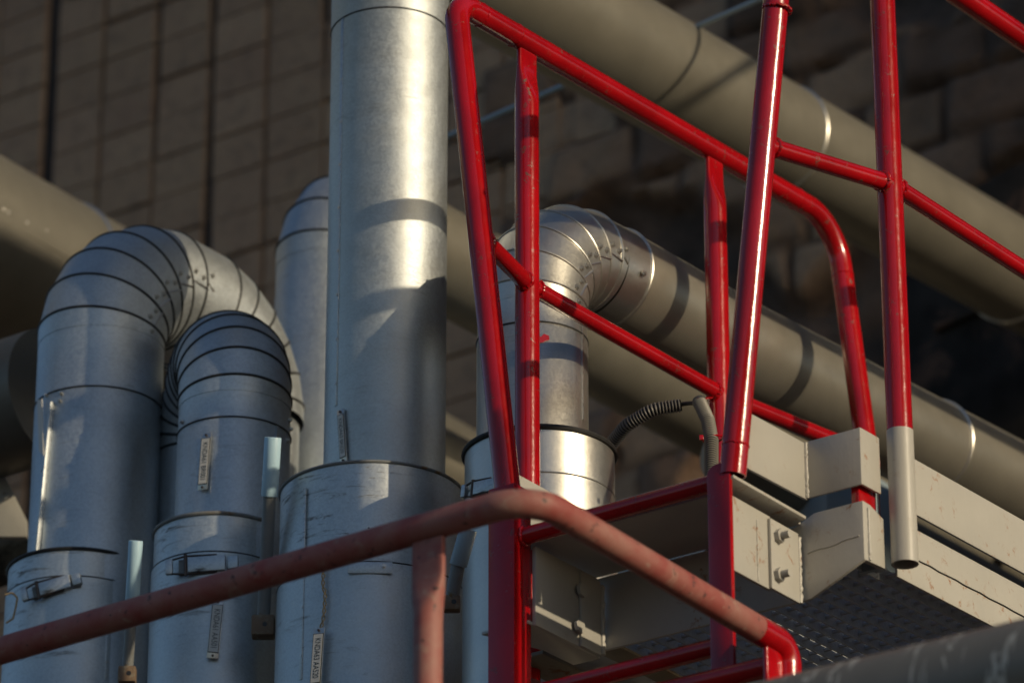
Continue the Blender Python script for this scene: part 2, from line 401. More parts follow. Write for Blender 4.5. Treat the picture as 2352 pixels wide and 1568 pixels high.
# ------------------------------------------------------------------ the galvanised ducts
def arc_pts(S,up,fw,Rb,a0,a1,n):
    return [S+fw*(Rb*(1-cos(a0+(a1-a0)*k/n)))+up*(Rb*sin(a0+(a1-a0)*k/n)) for k in range(n+1)]
def elbow(root,S,up,fw,Rb,r,nseg,bead=.0032,mats=None,beadmat=None,a1=PI/2):
    """lobster-back elbow: half gore, mitred gores, half gore, with a raised joint on every mitre"""
    mt=mats or M['galv']; n=80; side=up.cross(fw); th=a1/nseg; pv=S+fw*Rb
    planes=[(0,1.0)]+[(th*(k+.5),1/cos(th/2)) for k in range(nseg)]+[(a1,1.0)]
    rings=[]
    for a,sc in planes:
        rad=(-fw*cos(a)+up*sin(a)); C=pv+rad*(Rb*sc)
        rings.append([C+rad*(cos(2*PI*k/n)*r*sc)+side*(sin(2*PI*k/n)*r) for k in range(n)])
    mb=MB()
    for A,B in zip(rings[:-1],rings[1:]):
        mb.add(A+B,[(k,(k+1)%n,n+(k+1)%n,n+k) for k in range(n)])
    el=mb.build('elbow',mt,root)
    for (a,sc),rv in list(zip(planes,rings))[1:-1]:
        q=MB(); q.tube(rv,bead,8,closed=True); q.build('raised_joint',beadmat or M['seal_shade'],el)
    return el,pv+up*Rb,fw
def elbow_screws(el,S,up,fw,Rb,r,nseg,out,k0=0,k1=99,sr=.006):
    th=PI/2/nseg; pv=S+fw*Rb
    for k in range(nseg):
        if not k0<=k<=k1: continue
        for d in (-.28,.28):
            a=th*(k+.5+d); rad=(-fw*cos(a)+up*sin(a)); screw(el,pv+rad*(Rb*(1.0+.10*d))+out*r*.995,out,sr)
        a=th*(k+1.0) if k<nseg-1 else th*(k+.9)
        a0=th*(k+.5); p=[pv+(-fw*cos(x)+up*sin(x))*(Rb*f_)+out*r*.985 for x,f_ in ((a0+.01,.94),(min(PI/2,a0+th)-.01,.87))]
        mb=MB(); mb.tube(p,.0024,6); mb.build('lap_seam',M['screw'],el)
def vduct(root,c,r,z0,z1,mtl,seams=(),name='duct_body',n=128):
    prof=[(r,z0)]
    for s,dr in seams:
        prof+=[(r,s-.0015)]; r2=r+dr; prof+=[(r2,s+.0008)]; r=r2
    prof+=[(r,z1)]
    mb=MB(); mb.lathe((c.x,c.y,0),prof,n); return mb.build(name,mtl,root)
def sleeve(root,c,r,ztop,zbot,mtl,lap=None,lapr=.004,rimt=.0045,rimmat=None):
    prof=[(r,ztop-.001)]
    if lap: prof=[(r,zbot),(r,lap-.002),(r-.0035,lap+.001),(r-.0035,ztop)]
    else: prof=[(r,zbot),(r,ztop)]
    prof+=[(r-.02,ztop+.004),(r-.09,ztop+.012)]
    mb=MB(); mb.lathe((c.x,c.y,0),prof,128); s=mb.build('sleeve',mtl,root)
    seam_ring((c.x,c.y,ztop),Vector((0,0,1)),r-(.0035 if lap else 0)+.001,rimt,rimmat or M['seal_shade'],s,'rim',96)
    if lap: seam_ring((c.x,c.y,lap),Vector((0,0,1)),r-.0008,.0016,M['seal_shade'],s,'lap_line',96)
    return s
def screw(parent,p,nrm,r=.0062):
    nrm=Vector(nrm).normalized(); mb=MB(); mb.tube([p,p+nrm*.0025],r,16); mb.tube([p+nrm*.0022,p+nrm*.0065],r*.62,6); return mb.build('screw',M['screw'],parent,smooth=25)
def cyl_pt(c,r,px,py):
    """point of a vertical cylinder of radius r about c seen at pixel px,py"""
    o=Vector(CAM); dvec=Vector(ray(px,py)); ox=o.x-c.x; oy=o.y-c.y
    A=dvec.x**2+dvec.y**2; B=2*(ox*dvec.x+oy*dvec.y); C=ox*ox+oy*oy-r*r; D=B*B-4*A*C
    if D<0: D=0
    t=(-B-math.sqrt(D))/(2*A); p=o+dvec*t; n=Vector((p.x-c.x,p.y-c.y,0)).normalized(); return p,n
UP=Vector((0,0,1)); YY=Vector((0,1,0)); XX=Vector((1,0,0))
def text_mesh(txt,size,mtl,parent,origin,ex,ey,width=None,name='lettering'):
    cu=bpy.data.curves.new('lettering','FONT'); cu.body=txt; cu.size=size; cu.align_x='CENTER'; cu.align_y='CENTER'
    tmp=bpy.data.objects.new('tmp_text',cu); col.objects.link(tmp); dg=bpy.context.evaluated_depsgraph_get(); dg.update()
    me=bpy.data.meshes.new_from_object(tmp.evaluated_get(dg)); bpy.data.objects.remove(tmp); bpy.data.curves.remove(cu)
    xs=[v.co.x for v in me.vertices]; sx=(width/(max(xs)-min(xs))) if width else 1
    mx=(max(xs)+min(xs))/2
    off=wloc(parent)
    for v in me.vertices: v.co=Vector(origin)+ex*((v.co.x-mx)*sx)+ey*v.co.y-off
    me.materials.append(mtl); o=bpy.data.objects.new(name,me); col.objects.link(o); o.parent=parent; return o
def name_tag(label,txt,ptop,pbot,nrm,wdt,tail=0.012):
    """long vertical plate, lettering reads downwards"""
    nrm=Vector(nrm).normalized(); ex=(pbot-ptop); L=ex.length; ex.normalize(); ey=nrm.cross(ex)*1.0
    if ey.dot(RH)<0: ey=-ey
    c=(ptop+pbot)/2+nrm*.004
    root=thing('name_plate',label,'sign',c)
    mb=MB(); mb.obox(c,ex*(L/2+tail),ey*(wdt*.60),nrm*.0012); mb.build('holder',M['screw'],root,bevel=.0005)
    mb=MB(); mb.obox(c+nrm*.0018,ex*(L/2),ey*(wdt*.55),nrm*.0006); mb.build('border',M['black_ink'],root)
    mb=MB(); mb.obox(c+nrm*.0026,ex*(L/2-.0014),ey*(wdt*.55-.0014),nrm*.0005); mb.build('face',M['white_plate'],root)
    text_mesh(txt,wdt*.86,M['black_ink'],root,c+nrm*.0034,ex,ey,L*.80)
    for s in (-1,1):
        mb=MB(); p=c+ex*s*(L/2+tail*.55); mb.tube([p+nrm*.001,p+nrm*.004],.0025,12); mb.build('screw',M['wire'],root)
    return root
def latch(parent_label,c,r,pL,pR,h,mtl=None,tilt=True,wire=True):
    """toggle latch lying along the sleeve between two pixels"""
    a,na=cyl_pt(c,r+.010,*pL); b,nb=cyl_pt(c,r+.010,*pR); nrm=(na+nb).normalized(); ex=(b-a); L=ex.length; ex.normalize(); ez=nrm.cross(ex); 
    if ez.z<0: ez=-ez
    root=thing('toggle_latch',parent_label,'latch',(a+b)/2)
    m=mtl or M['galv_worn']; mid=(a+b)/2
    mb=MB(); mb.obox(mid,ex*L*.36,ez*h*.5,nrm*.007); mb.build('lever',m,root,bevel=.0015)
    mb=MB(); mb.obox(a+ex*L*.50-nrm*.009,ex*L*.55,ez*h*.52,nrm*.003); mb.build('base_plate',M['rod'],root,bevel=.001)
    mb=MB(); mb.obox(b-nrm*.002,ex*L*.10,ez*h*.42,nrm*.006); mb.build('catch',m,root,bevel=.0015)
    for s in (-1,1):
        mb=MB(); mb.tube([b-ex*L*.3+ez*s*h*.55+nrm*.004,a+ex*L*.1+ez*s*h*.6+nrm*.004,a-ex*L*.18+ez*s*h*.45],.0022,8); mb.build('wire_bail',M['wire'],root)
    mb=MB(); mb.obox(a-ex*L*.22,ex*L*.07,ez*h*.5,nrm*.006); mb.build('hook',m,root,bevel=.002)
    mb=MB(); mb.tube([a+ex*L*.1-ez*h*.7+nrm*.004,a+ex*L*.1+ez*h*.7+nrm*.004],.004,10); mb.build('pin',M['wire'],root)
    return root
ZB=2.6   # ducts are carried down below the picture
def base_collar(root,c,r,m):
    mb=MB(); mb.lathe((c.x,c.y,0),[(r*.8,0),(r*.8,ZB+.3)],48); mb.build('lower_duct',m,root)
# --- A : left duct with U bend
cA=at(226,955,9.45); rA=.1385
rootA=thing('ventilation_duct','leftmost tall galvanised duct that loops over in a segmented U bend','duct',(cA.x,cA.y,0))
zA=on(232,806,1,cA.y).z; zs=on(226,945,1,cA.y).z
vduct(rootA,cA,rA,4.3,zA,M['galv'],[(zs,-.001)])
RbA=.215
elA,C1,_=elbow(rootA,Vector((cA.x,cA.y,zA)),UP,YY,RbA,rA,6)
mb=MB(); mb.tube([C1,C1+YY*.06],rA,72); mb.build('straight_gore',M['galv'],elA)
elA2,C2,_=elbow(rootA,C1+YY*.06,YY,-UP,RbA,rA,6)
C2=C1+YY*(.06+RbA+.02)-UP*RbA; mb=MB(); mb.tube([C2,C2+Vector((0,0,-.75))],rA*.84,72); mb.build('return_duct',M['galv'],rootA)
seam_ring((cA.x,cA.y,zs),UP,rA+.0008,.0018,M['seal_shade'],rootA)
elbow_screws(elA,Vector((cA.x,cA.y,zA)),UP,YY,RbA,rA,6,XX)
for (px,py) in ((140,903),(137,920),(107,908),(98,1082),(80,1270)): 
    p,n=cyl_pt(cA,rA,px,py); screw(rootA,p,n,.005)
# raised vertical joint strip and loose tab on A
p1,n1=cyl_pt(cA,rA+.002,122,925); p2,n2=cyl_pt(cA,rA+.002,88,1272); nn=(n1+n2).normalized(); e=(p2-p1); L=e.length; e.normalize(); sd=nn.cross(e)
mb=MB(); mb.obox((p1+p2)/2+nn*.004,e*L/2,sd*.004,nn*.006); mb.build('standing_seam',M['galv'],rootA,bevel=.001)
p1,n1=cyl_pt(cA,rA+.012,92,918); p2,n2=cyl_pt(cA,rA+.012,97,1035)
mb=MB(); mb.prism([p1-sd*.008,p1+sd*.008,p2+sd*.008+e*.012,p2-sd*.008],(n1+n2).normalized()*.002); mb.build('bent_tab',M['white_plate'],rootA)
csA=Vector((cA.x,cA.y,0))-RH*.028; rsA=.1526; zsA=on(190,1272,1,cA.y-.10).z
base_collar(rootA,csA,rsA,M['galv'])
slA=sleeve(rootA,csA,rsA,zsA,2.6,M['galv_worn'],lap=zsA-.062)
# --- B
cB=at(539,955,9.17); rB=.1188
rootB=thing('ventilation_duct','shorter galvanised duct whose segmented elbow turns away, second from left','duct',(cB.x,cB.y,0))
zB=on(545,945,1,cB.y).z; zs=on(536,1008,1,cB.y).z
vduct(rootB,cB,rB,4.2,zB,M['galv'],[(zs,-.001)])
fwB=(FH*.975-RH*.22).normalized()
elB,C1,d1=elbow(rootB,Vector((cB.x,cB.y,zB)),UP,fwB,.157,rB,6)
elB2,C2,_=elbow(rootB,C1,fwB,-UP,.150,rB,6)
C2=C1+fwB*.150-UP*.150; mb=MB(); mb.tube([C2,C2+Vector((0,0,-.55))],rB,72); mb.build('return_duct',M['galv'],rootB)
seam_ring((cB.x,cB.y,zs),UP,rB+.0008,.0018,M['seal_shade'],rootB)
for (px,py) in ((419,969),(664,965),(666,985),(660,1010)):
    p,n=cyl_pt(cB,rB,px,py); screw(rootB,p,n,.005)
csB=Vector((cB.x,cB.y,0))-RH*.026; rsB=.1371; zsB=on(500,1183,1,cB.y-.11).z
base_collar(rootB,csB,rsB,M['galv']); slB=sleeve(rootB,csB,rsB,zsB,2.6,M['galv_worn'],lap=zsB-.085,rimmat=M['rod'])
# --- C : tall centre duct
cC=at(890,523,9.10); rC=.1245
rootC=thing('ventilation_duct','tall straight galvanised duct rising out of the top of the picture','duct',(cC.x,cC.y,0))
ztop=on(900,15,1,cC.y-.1).z
vduct(rootC,cC,rC,4.2,7.2,M['galv'],[(ztop,.0015)])
seam_ring((cC.x,cC.y,ztop),UP,rC+.0012,.0016,M['seal_shade'],rootC)
csC=Vector((cC.x,cC.y,0))-RH*.024; rsC=.1895; zsC=on(880,1064,1,cC.y-.14).z
base_collar(rootC,csC,rsC,M['galv']); slC=sleeve(rootC,csC,rsC,zsC,2.6,M['galv_worn'],lap=zsC-.215,rimt=.0035,rimmat=M['rod'])
for (px,py) in ((847,1213),):
    p,n=cyl_pt(csC,rsC,px,py); mb=MB(); mb.tube([p,p+n*.002],.0052,18); mb.tube([p+n*.002,p+n*.003],.002,10,mi=1); mb.build('rivet',[M['screw'],M['black']],slC)
p,n=cyl_pt(csC,rsC+.002,850,1303); e=n.cross(UP)
mb=MB(); mb.obox(p,e*.044,UP*.012,n*.0012); mb.build('patch_plate',M['galv'],slC,bevel=.0005)
p,n=cyl_pt(csC,rsC+.004,882,1300); screw(slC,p,n,.005)
# --- D : duct on the right whose elbow runs away along the wall
Xd=-4.60; cD=on(1223,955,0,Xd); rD=.1103
rootD=thing('ventilation_duct','shiny duct right of centre whose riveted elbow runs off down to the right','duct',(cD.x,cD.y,0))
zD=on(1228,730,1,cD.y).z; zs=on(1226,790,1,cD.y).z
vduct(rootD,cD,rD+.001,4.2,zD,M['steel'],[(zs,-.0015)])
RbD=.165
dpt=on(1669,792,0,Xd); RbD=max(.13,min(.22,dpt.z-zD-.02))
elD,C1,d1=elbow(rootD,Vector((cD.x,cD.y,zD)),UP,YY,RbD,rD,6,bead=.0026,mats=M['steel'],beadmat=M['steel'])
slope=on(2136,1025,0,Xd)-dpt; slope=slope/slope.y
Cx=C1+YY*.085+Vector((0,0,.006)); mb=MB(); mb.tube([C1,Cx],rD,96); mb.build('gore_extension',M['steel'],elD)
seam_ring(Cx,YY,rD,.0042,M['steel'],elD,'end_band')
mb=MB(); mb.tube([Cx,dpt,dpt+slope*4],rD,96); mb.build('horizontal_duct',M['clad'],rootD)
seam_ring(dpt+slope*(on(2136,1000,0,Xd).y-dpt.y),slope,rD+.001,.0045,M['steel'],rootD,'band')
seam_ring((cD.x,cD.y,zs),UP,rD+.0012,.0018,M['seal_shade'],rootD)
elbow_screws(elD,Vector((cD.x,cD.y,zD)),UP,YY,RbD,rD,6,XX,sr=.0065)
screw(elD,on(1478,629,0,Xd+rD*.995),XX,.0068)
csD=Vector((cD.x,cD.y,0))+RH*.014-FH*.01; rsD=.1515; zsD=on(1245,978,1,cD.y-.12).z
base_collar(rootD,csD,rsD,M['galv']); slD=sleeve(rootD,csD,rsD,zsD,2.6,M['steel'],lap=zsD-.165,rimt=.006)
seam_ring((csD.x,csD.y,zsD-.095),UP,rsD-.0035,.002,M['steel'],slD,'swage',96)
# red paint splash on D
p,n=cyl_pt(cD,rD+.0015,1247,778); e=n.cross(UP)
mb=MB(); mb.prism([p+e*a+UP*b for a,b in ((-.012,.008),(-.002,.011),(.004,.004),(.012,.006),(.006,-.002),(.010,-.010),(.001,-.008),(-.006,-.004),(-.013,-.001))],n*.0006); mb.build('paint_splash',M['red'],rootD)
# --- E/K : duct behind C turning to the right behind D
XK=-5.8; kp=on(1028,603,0,XK); ke=on(1361,790,0,XK); ks=(ke-kp)/(ke.y-kp.y); rK=.1243
cE=on(752,700,0,XK)
rootE=thing('ventilation_duct','blurred blue grey duct half hidden behind the tall central one','duct',(cE.x,cE.y,0))
zE=kp.z+ks.z*(cE.y+.20-kp.y)-.20
vduct(rootE,cE,rK,4.0,zE,M['galv'],[(on(750,690,1,cE.y).z,-.001)])
elE,C1,_=elbow(rootE,Vector((cE.x,cE.y,zE)),UP,YY,.20,rK,5)
mb=MB(); mb.tube([C1,kp+ks*(C1.y+.1-kp.y),kp+ks*5],rK,72); mb.build('horizontal_duct',M['alu'],rootE)
# vertical lap seams with rivets on the straight ducts and sleeves
def lap(root,c,r,pxt,pyt,pyb,pxb,n,m=None,w=.004):
    a,na=cyl_pt(c,r+.0006,pxt,pyt); b,nb=cyl_pt(c,r+.0006,pxb,pyb); b.x,b.y=a.x,a.y; e=(b-a); L=e.length; e.normalize(); sd=na.cross(e)
    mb=MB(); mb.obox((a+b)/2,e*L/2,sd*w,na*.0009); o=mb.build('lap_seam',m or M['galv'],root,bevel=.0003)
    for k in range(n):
        p=a+e*(L*(k+.5)/n)+na*.0006; q=MB(); q.tube([p,p+na*.0016],.0034,12); q.build('rivet',M['screw'],o)
lap(rootB,cB,rB,637,975,1170,630,4)
lap(rootC,cC,rC,787,40,930,775,9)
lap(slC,csC,rsC,700,1120,1560,690,4,M['galv_worn'])
lap(slA,csA,rsA,250,1400,1560,246,2,M['galv_worn'])
lap(rootD,cD,rD+.001,1338,745,960,1335,3,M['steel'],.003)
# ------------------------------------------------------------------ name plates
def plate_on(label,txt,c,r,t,b,w):
    p1,n1=cyl_pt(c,r+.002,*t); p2,n2=cyl_pt(c,r+.002,*b); return name_tag(label,txt,p1,p2,(n1+n2),w)
plate_on('white name plate reading KNDA61 BR001 on the shorter left duct','KNDA61 BR001',cB,rB,(476,1008),(468,1114),.019)
plate_on('white name plate reading KNDA63 BR020 low on the tall central duct','KNDA63 BR020',cC,rC,(786,954),(792,1052),.015)
plate_on('white name plate reading KNDA61 AA501 half behind the faded rail','KNDA61 AA501',csB,rsB+.004,(500,1390),(489,1500),.020)
t=plate_on('white tag reading KNDA63 AA520 hanging on twine from the central sleeve','KNDA63 AA520',csC,rsC+.012,(735,1456),(727,1570),.021)
root=thing('twine','twisted tan twine holding the lowest tag on the central sleeve','twine',cyl_pt(csC,rsC,740,1380)[0])
pp=[(743,1290),(742,1345),(747,1362),(745,1400),(742,1425),(735,1448)]
P=[cyl_pt(csC,rsC+.008,*q)[0] for q in pp]; P=densify(bend(P,0),.004)
for ph in (0,PI):
    mb=MB(); mb.tube([p+RH*.0028*cos(i*.9+ph)-FH*.0028*sin(i*.9+ph) for i,p in enumerate(P)],.0016,6); mb.build('strand',M['rope'],root)
root=thing('twine','frayed tan twine looped at the left latch','twine',cyl_pt(csA,rsA,20,1380)[0])
P=[at(*q,9.12) for q in ((12,1365),(28,1360),(40,1372),(36,1395),(30,1420),(14,1430))]
mb=MB(); mb.tube(bend(P,.006,4),.0022,6); mb.build('strand',M['rope'],root)
# ------------------------------------------------------------------ latches
latch('galvanised toggle latch with wire bail on the leftmost sleeve',csA,rsA,(78,1359),(176,1330),.029)
latch('galvanised toggle latch with bent rod on the second sleeve from left',csB,rsB,(415,1300),(535,1291),.033)
latch('short galvanised latch half behind the leaning red tube',csD,rsD,(1082,1125),(1150,1110),.026)
# ------------------------------------------------------------------ valve spindles with coloured sleeves
def spindle(label,top,capb,bot,D,r,capm,blk=True,bs=.022,rodm=None):
    a=at(*top,D); b=at(*capb,D); c=at(*bot,D)
    root=thing('valve_spindle',label,'valve',c)
    mb=MB(); mb.tube([a,b],r,28); mb.build('grip_sleeve',capm,root,bevel=.001)
    mb=MB(); mb.tube([b-(b-a)*.02,c],r*.78,24); mb.build('rod',rodm or M['rod'],root)
    if blk:
        mb=MB(); mb.obox(c-UP*bs*.8,RH*bs,FH*bs*.8,UP*bs*.95); o=mb.build('block',M['rust'],root,bevel=.004)
        mb=MB(); p=c-UP*bs*.8-FH*bs*.8; mb.tube([p+FH*.004+RH*.004,p-FH*.0005+RH*.004],.005,14); mb.build('bore',M['black'],o)
spindle('valve rod with light blue grip and rusty block between first and second sleeves',(312,1241),(304,1380),(293,1535),8.75,.0144,M['blue'],bs=.018)
spindle('valve rod with light blue grip and rusty block between second sleeve and central sleeve',(627,1004),(619,1140),(605,1420),8.75,.0171,M['blue'],bs=.023)
spindle('tilted valve rod with grey grip behind the faded red post',(1076,1215),(1052,1298),(1038,1372),8.25,.0171,M['bluegrey'],bs=.016)
# ------------------------------------------------------------------ red far guardrail with its splayed end stiles
rT=.0238; rM=.0168
Yl=5.921; X1=-4.406
def weld(parent,c,axis,r,n=26,t=.0035):
    axis=Vector(axis).normalized(); u=axis.orthogonal().normalized(); v=axis.cross(u); c=Vector(c)
    pts=[];rr=[]
    for k in range(n*2):
        a=2*PI*k/(n*2); pts.append(c+(u*cos(a)+v*sin(a))*(r+.0005)+axis*random.uniform(-.0012,.0012)); rr.append(t*random.uniform(.75,1.25))
    mb=MB(); mb.tube(pts,rr,7,closed=True); return mb.build('weld_bead',M['red'],parent)
def railz(p,X): return on(*p,0,X)
L0=on(1168,1142,1,Yl)
pts=[L0+Vector((0,0,-.02)), on(1040,10,1,Yl), railz((1836,462),X1), ]
top0=on(1040,-12,1,Yl)
rl1=railz((1238,114),X1); rl2=railz((1836,461.5),X1); rd=(rl2-rl1)/(rl2.y-rl1.y)
bendL=rl1+rd*(Yl-rl1.y)                      # corner where rail meets left stile
endb=railz((1945,528),X1); bendR=rl1+rd*(railz((1918,510),X1).y-rl1.y)
footR=on(1986,1000,1,bendR.y+.01)
G1=thing('guardrail','far glossy red tubular guardrail with a mid rail and two flattened posts','guardrail',L0)
path=bend([L0,bendL,bendR,footR+(footR-bendR)*.15],[.055,.11],10)
mb=MB(); mb.tube(path,rT,36); tr=mb.build('top_rail',M['red'],G1)
for t_ in (.07,.17):
    p=bendL+(bendR-bendL).normalized()*t_*1.15; weld(tr,p,bendR-bendL,rT-.002,t=.0026)
p=bendR-(bendR-bendL).normalized()*.16; weld(tr,p,bendR-bendL,rT-.002,t=.0026)
weld(tr,path[-2]+(path[-1]-path[-2]).normalized()*.02,path[-1]-path[-2],rT-.002,t=.0026)
def flat_post(root,X,pxtop,pytop,pbot,name='post',side=-1,red=None):
    """tube post flattened to a paddle under the rail"""
    Pt=on(pxtop,pytop,0,X); Pt.z=rl1.z+rd.z*(Pt.y-rl1.y)-.006; Pb=Vector((Pt.x,Pt.y,pbot)); 
    n=32; zs=[pbot]+[Pt.z-.16+i*.01 for i in range(0,16)]+[Pt.z]; 
    vs=[]
    for z in zs:
        f=max(0,min(1,(z-(Pt.z-.135))/.085)); f=f*f*(3-2*f)
        a_=rT*(1-f)+rT*1.20*f; b_=rT*(1-f)+.0060*f     # a_ along Y, b_ along X
        for k in range(n):
            t=2*PI*k/n; ex=2/(2+3*f); cs=cos(t); sn=sin(t)
            vs.append((Pt.x+b_*math.copysign(abs(cs)**ex,cs),Pt.y+a_*math.copysign(abs(sn)**ex,sn),z))
    fs=[]
    for i in range(len(zs)-1):
        for k in range(n): k2=(k+1)%n; fs.append((i*n+k,i*n+k2,(i+1)*n+k2,(i+1)*n+k))
    fs.append(tuple(range(n))[::-1]); fs.append(tuple(range((len(zs)-1)*n,len(zs)*n)))
    mb=MB(); mb.add(vs,fs); return mb.build(name,red or M['red'],root,smooth=45),Pt
po,P2=flat_post(G1,X1,1210,128,4.36); po4,P4=flat_post(G1,X1,1640,372,4.42)
zm=on(1230,668,0,X1).z; m2=Vector((X1+.004,P2.y,zm)); m4=Vector((X1+.004,P4.y,zm+.012))
la=(bendL-L0); ml=L0+la*((5.163-L0.z)/la.z)
fr=(footR-bendR); mr=bendR+fr*((bendR.z-5.205)/(bendR.z-footR.z))
for a,b in ((ml,m2),(m2,m4),(m4,mr)):
    mb=MB(); mb.tube([a,b],rM,26); r_=mb.build('mid_rail',M['red'],G1)
    d_=(b-a).normalized(); weld(r_,a+d_*.026,d_,rM); weld(r_,b-d_*.026,d_,rM)

# ------------------------------------------------------------------ red near guardrail on the right
X2=-3.646
G2=thing('guardrail','near red guardrail at the right whose post ends in grey paint','guardrail',(X2,6.24,4.43))
Rb=on(1683,1092,1,Yl); Rt=on(1787,0,1,Yl); rdir=(Rt-Rb)/(Rt.z-Rb.z)
zt=railz((2300,55),X2); zt2=railz((2352,86),X2); 
zbend=Rb+rdir*(zt.z-.045-Rb.z); rz=Vector((0,1,rd.z))
c0=Vector((zbend.x,zbend.y,zbend.z+.02)); X2t=c0.x
railA=Vector((X2,zt.y,zt.z)); b0=railA+rz*(Yl-railA.y); b0.x=X2
path=bend([Rb,b0,railA+rz*2.2],[.055],10)
mb=MB(); mb.tube(path,rT,36,hollow=.0035); tr=mb.build('top_rail',M['red'],G2)
pc=Rb+rdir*(on(1786,22,1,Yl).z-Rb.z); weld(tr,pc,rdir,rT+.0008,t=.0032)
weld(tr,Rb+rdir*.055,rdir,rT-.002,t=.0025)
p3x=on(2068,1300,0,X2); p3=Vector((X2,6.249,0)); zpaint=on(2066,990,0,X2).z
mb=MB(); mb.tube([(X2,6.249,4.447),(X2,6.249,zpaint)],rT+.0006,36,hollow=.004,cap=(False,False)); g_=mb.build('painted_foot',M['grey'],G2,label='light grey painted foot of the post')
mb=MB(); mb.tube([(X2,6.249,zpaint-.004),(X2,6.249,railA.z)],rT,36); mb.build('post',M['red'],G2)
mb=MB(); mb.tube([(X2,7.05,4.45),(X2,7.05,railA.z+.02)],rT,36); mb.build('post',M['red'],G2)
zm2=on(2052,420,0,X2).z; mlR=Rb+rdir*(5.165-Rb.z); m3=Vector((X2+.004,6.249,zm2-.010))
for a,b in ((mlR,m3),(m3,m3+Vector((0,1.8,.055)))):
    mb=MB(); mb.tube([a,b],rM,26); r_=mb.build('mid_rail',M['red'],G2); d_=(b-a).normalized(); weld(r_,a+d_*.025,d_,rM)
    if b is m3: weld(r_,b-d_*.026,d_,rM,t=.004)
# ------------------------------------------------------------------ ladder
LD=thing('ladder','red steel ladder with a box section left stile and a flat right one','ladder',(-4.04,Yl,0))
xa,xb=-4.325,-4.268
xl0=on(1120,1330,1,Yl-.03).x; xl1=on(1181,1330,1,Yl-.03).x
ybx=on(1221,1330,0,xl1).y
mb=MB(); mb.box((xl0,Yl-.03,1.0),(xl1,ybx,L0.z+.012)); st=mb.build('box_stile',M['red'],LD,bevel=.003)
fx0=on(1625,1200,1,Yl-.02).x; fx1=on(1678,1200,1,Yl-.02).x; ztopf=on(1652,1062,1,Yl-.02).z; cw=(fx1-fx0)/2
poly=[(fx0,Yl-.02,1.0),(fx1,Yl-.02,1.0)]+[((fx0+fx1)/2+cw*cos(PI*k/14),Yl-.02,ztopf-cw*.75+cw*.75*sin(PI*k/14)) for k in range(15)]
mb=MB(); mb.prism(poly,(0,.010,0)); mb.build('flat_stile',M['red'],LD,bevel=.002)
zr=4.534
for k,zz in enumerate((zr,zr-.305,zr-.61,zr-.915)):
    mb=MB(); mb.tube([(xl1-.005,Yl,zz),(fx0+.01,Yl,zz+.004)],.0165,24); r_=mb.build('rung',M['red'],LD); weld(r_,(xl1+.003,Yl,zz),XX,.0165)
# ------------------------------------------------------------------ platform
PF=thing('platform','light grey painted steel platform with grating floor seen from below','platform',(-4.05,6.6,4.4))
Yc=6.155; zt_,zb_=4.690,4.580; Xo=-3.673; Xi=-3.788; th=.006
def zrise(Y): return (Y-6.155)*.028
def plateY(X,ya,yb,z0,z1,name,m=None,t=th,rise=True,bev=.0015):
    s=zrise if rise else (lambda y:0)
    mb=MB(); mb.prism([(X,ya,z0+s(ya)),(X,yb,z0+s(yb)),(X,yb,z1+s(yb)),(X,ya,z1+s(ya))],(-t,0,0)); return mb.build(name,m or M['grey'],PF,bevel=bev)
plateY(Xo,Yc+.0003,6.222,4.577,4.687,'toe_plate',bev=.002)
plateY(Xo-.004,6.275,9.0,4.578,4.688,'toe_plate')
plateY(Xi,5.935,Yc+.003,4.574,4.684,'toe_plate')
mb=MB(); mb.box((Xi-.004,Yc,4.5765),(Xo-.0005,Yc+.006,4.6865)); mb.build('toe_plate',M['grey'],PF,bevel=.002)
# weld bead at the inner corner
mb=MB(); P=[Vector((Xi+.001,Yc-.001,4.576+i*.004)) for i in range(28)]; mb.tube(P,[.0035*random.uniform(.7,1.4) for _ in P],8); mb.build('weld_bead',M['grey'],PF)
plateY(-4.30,5.95,6.178,4.590,4.690,'toe_plate',rise=False)
mb=MB(); mb.box((-4.42,6.18,4.59),(-4.3065,6.186,4.69)); mb.build('toe_plate',M['grey'],PF,bevel=.001)
plateY(-4.432,6.186,9.0,4.575,4.66,'toe_plate')
# front channel (web faces the camera), right end cut on the slant
zA0,zA1=4.384,4.527
poly=[(-4.30,Yc,zA0),(-3.787,Yc,zA0),(-3.673,Yc,4.433),(-3.673,Yc,4.545),(-3.700,Yc,4.545),(-3.774,Yc,4.545),(-3.815,Yc,4.527),(-4.30,Yc,4.527)]
mb=MB(); mb.prism(poly,(0,.007,0)); mb.build('front_channel',M['grey'],PF,bevel=.0012)
# right side beam : web, seam, lower flange
sd=MB(); s=zrise
sd.prism([(Xo+.0005,Yc+.002,4.433),(Xo+.0005,6.225,4.437),(Xo+.0005,6.225,4.532),(Xo+.0005,6.18,4.545),(Xo+.0005,Yc+.002,4.545)],(-.012,0,0)); sd.build('beam_stub',M['grey'],PF,bevel=.0015)
plateY(Xo-.004,6.275,9.0,4.436,4.548,'side_beam')
mb=MB(); P=[Vector((Xo-.003,y_,4.436+.052+zrise(y_)+random.uniform(-.001,.001))) for y_ in np.arange(6.3,8.6,.03)]; mb.tube(P,.0014,6); mb.build('lap_line',M['black'],PF)
mb=MB(); P=[Vector((x_,Yc-.0005,4.470+(x_+3.8)*.08+random.uniform(-.0015,.0015))) for x_ in np.arange(-3.79,-3.68,.012)]; mb.tube(P,.0016,6); mb.build('weld_bead',M['grey'],PF)
mb=MB(); P=[Vector((Xo+.001,Yc+.016,4.436+i*.004)) for i in range(26)]; mb.tube(P,[.003*random.uniform(.6,1.4) for _ in P],8); mb.build('weld_bead',M['grey'],PF)
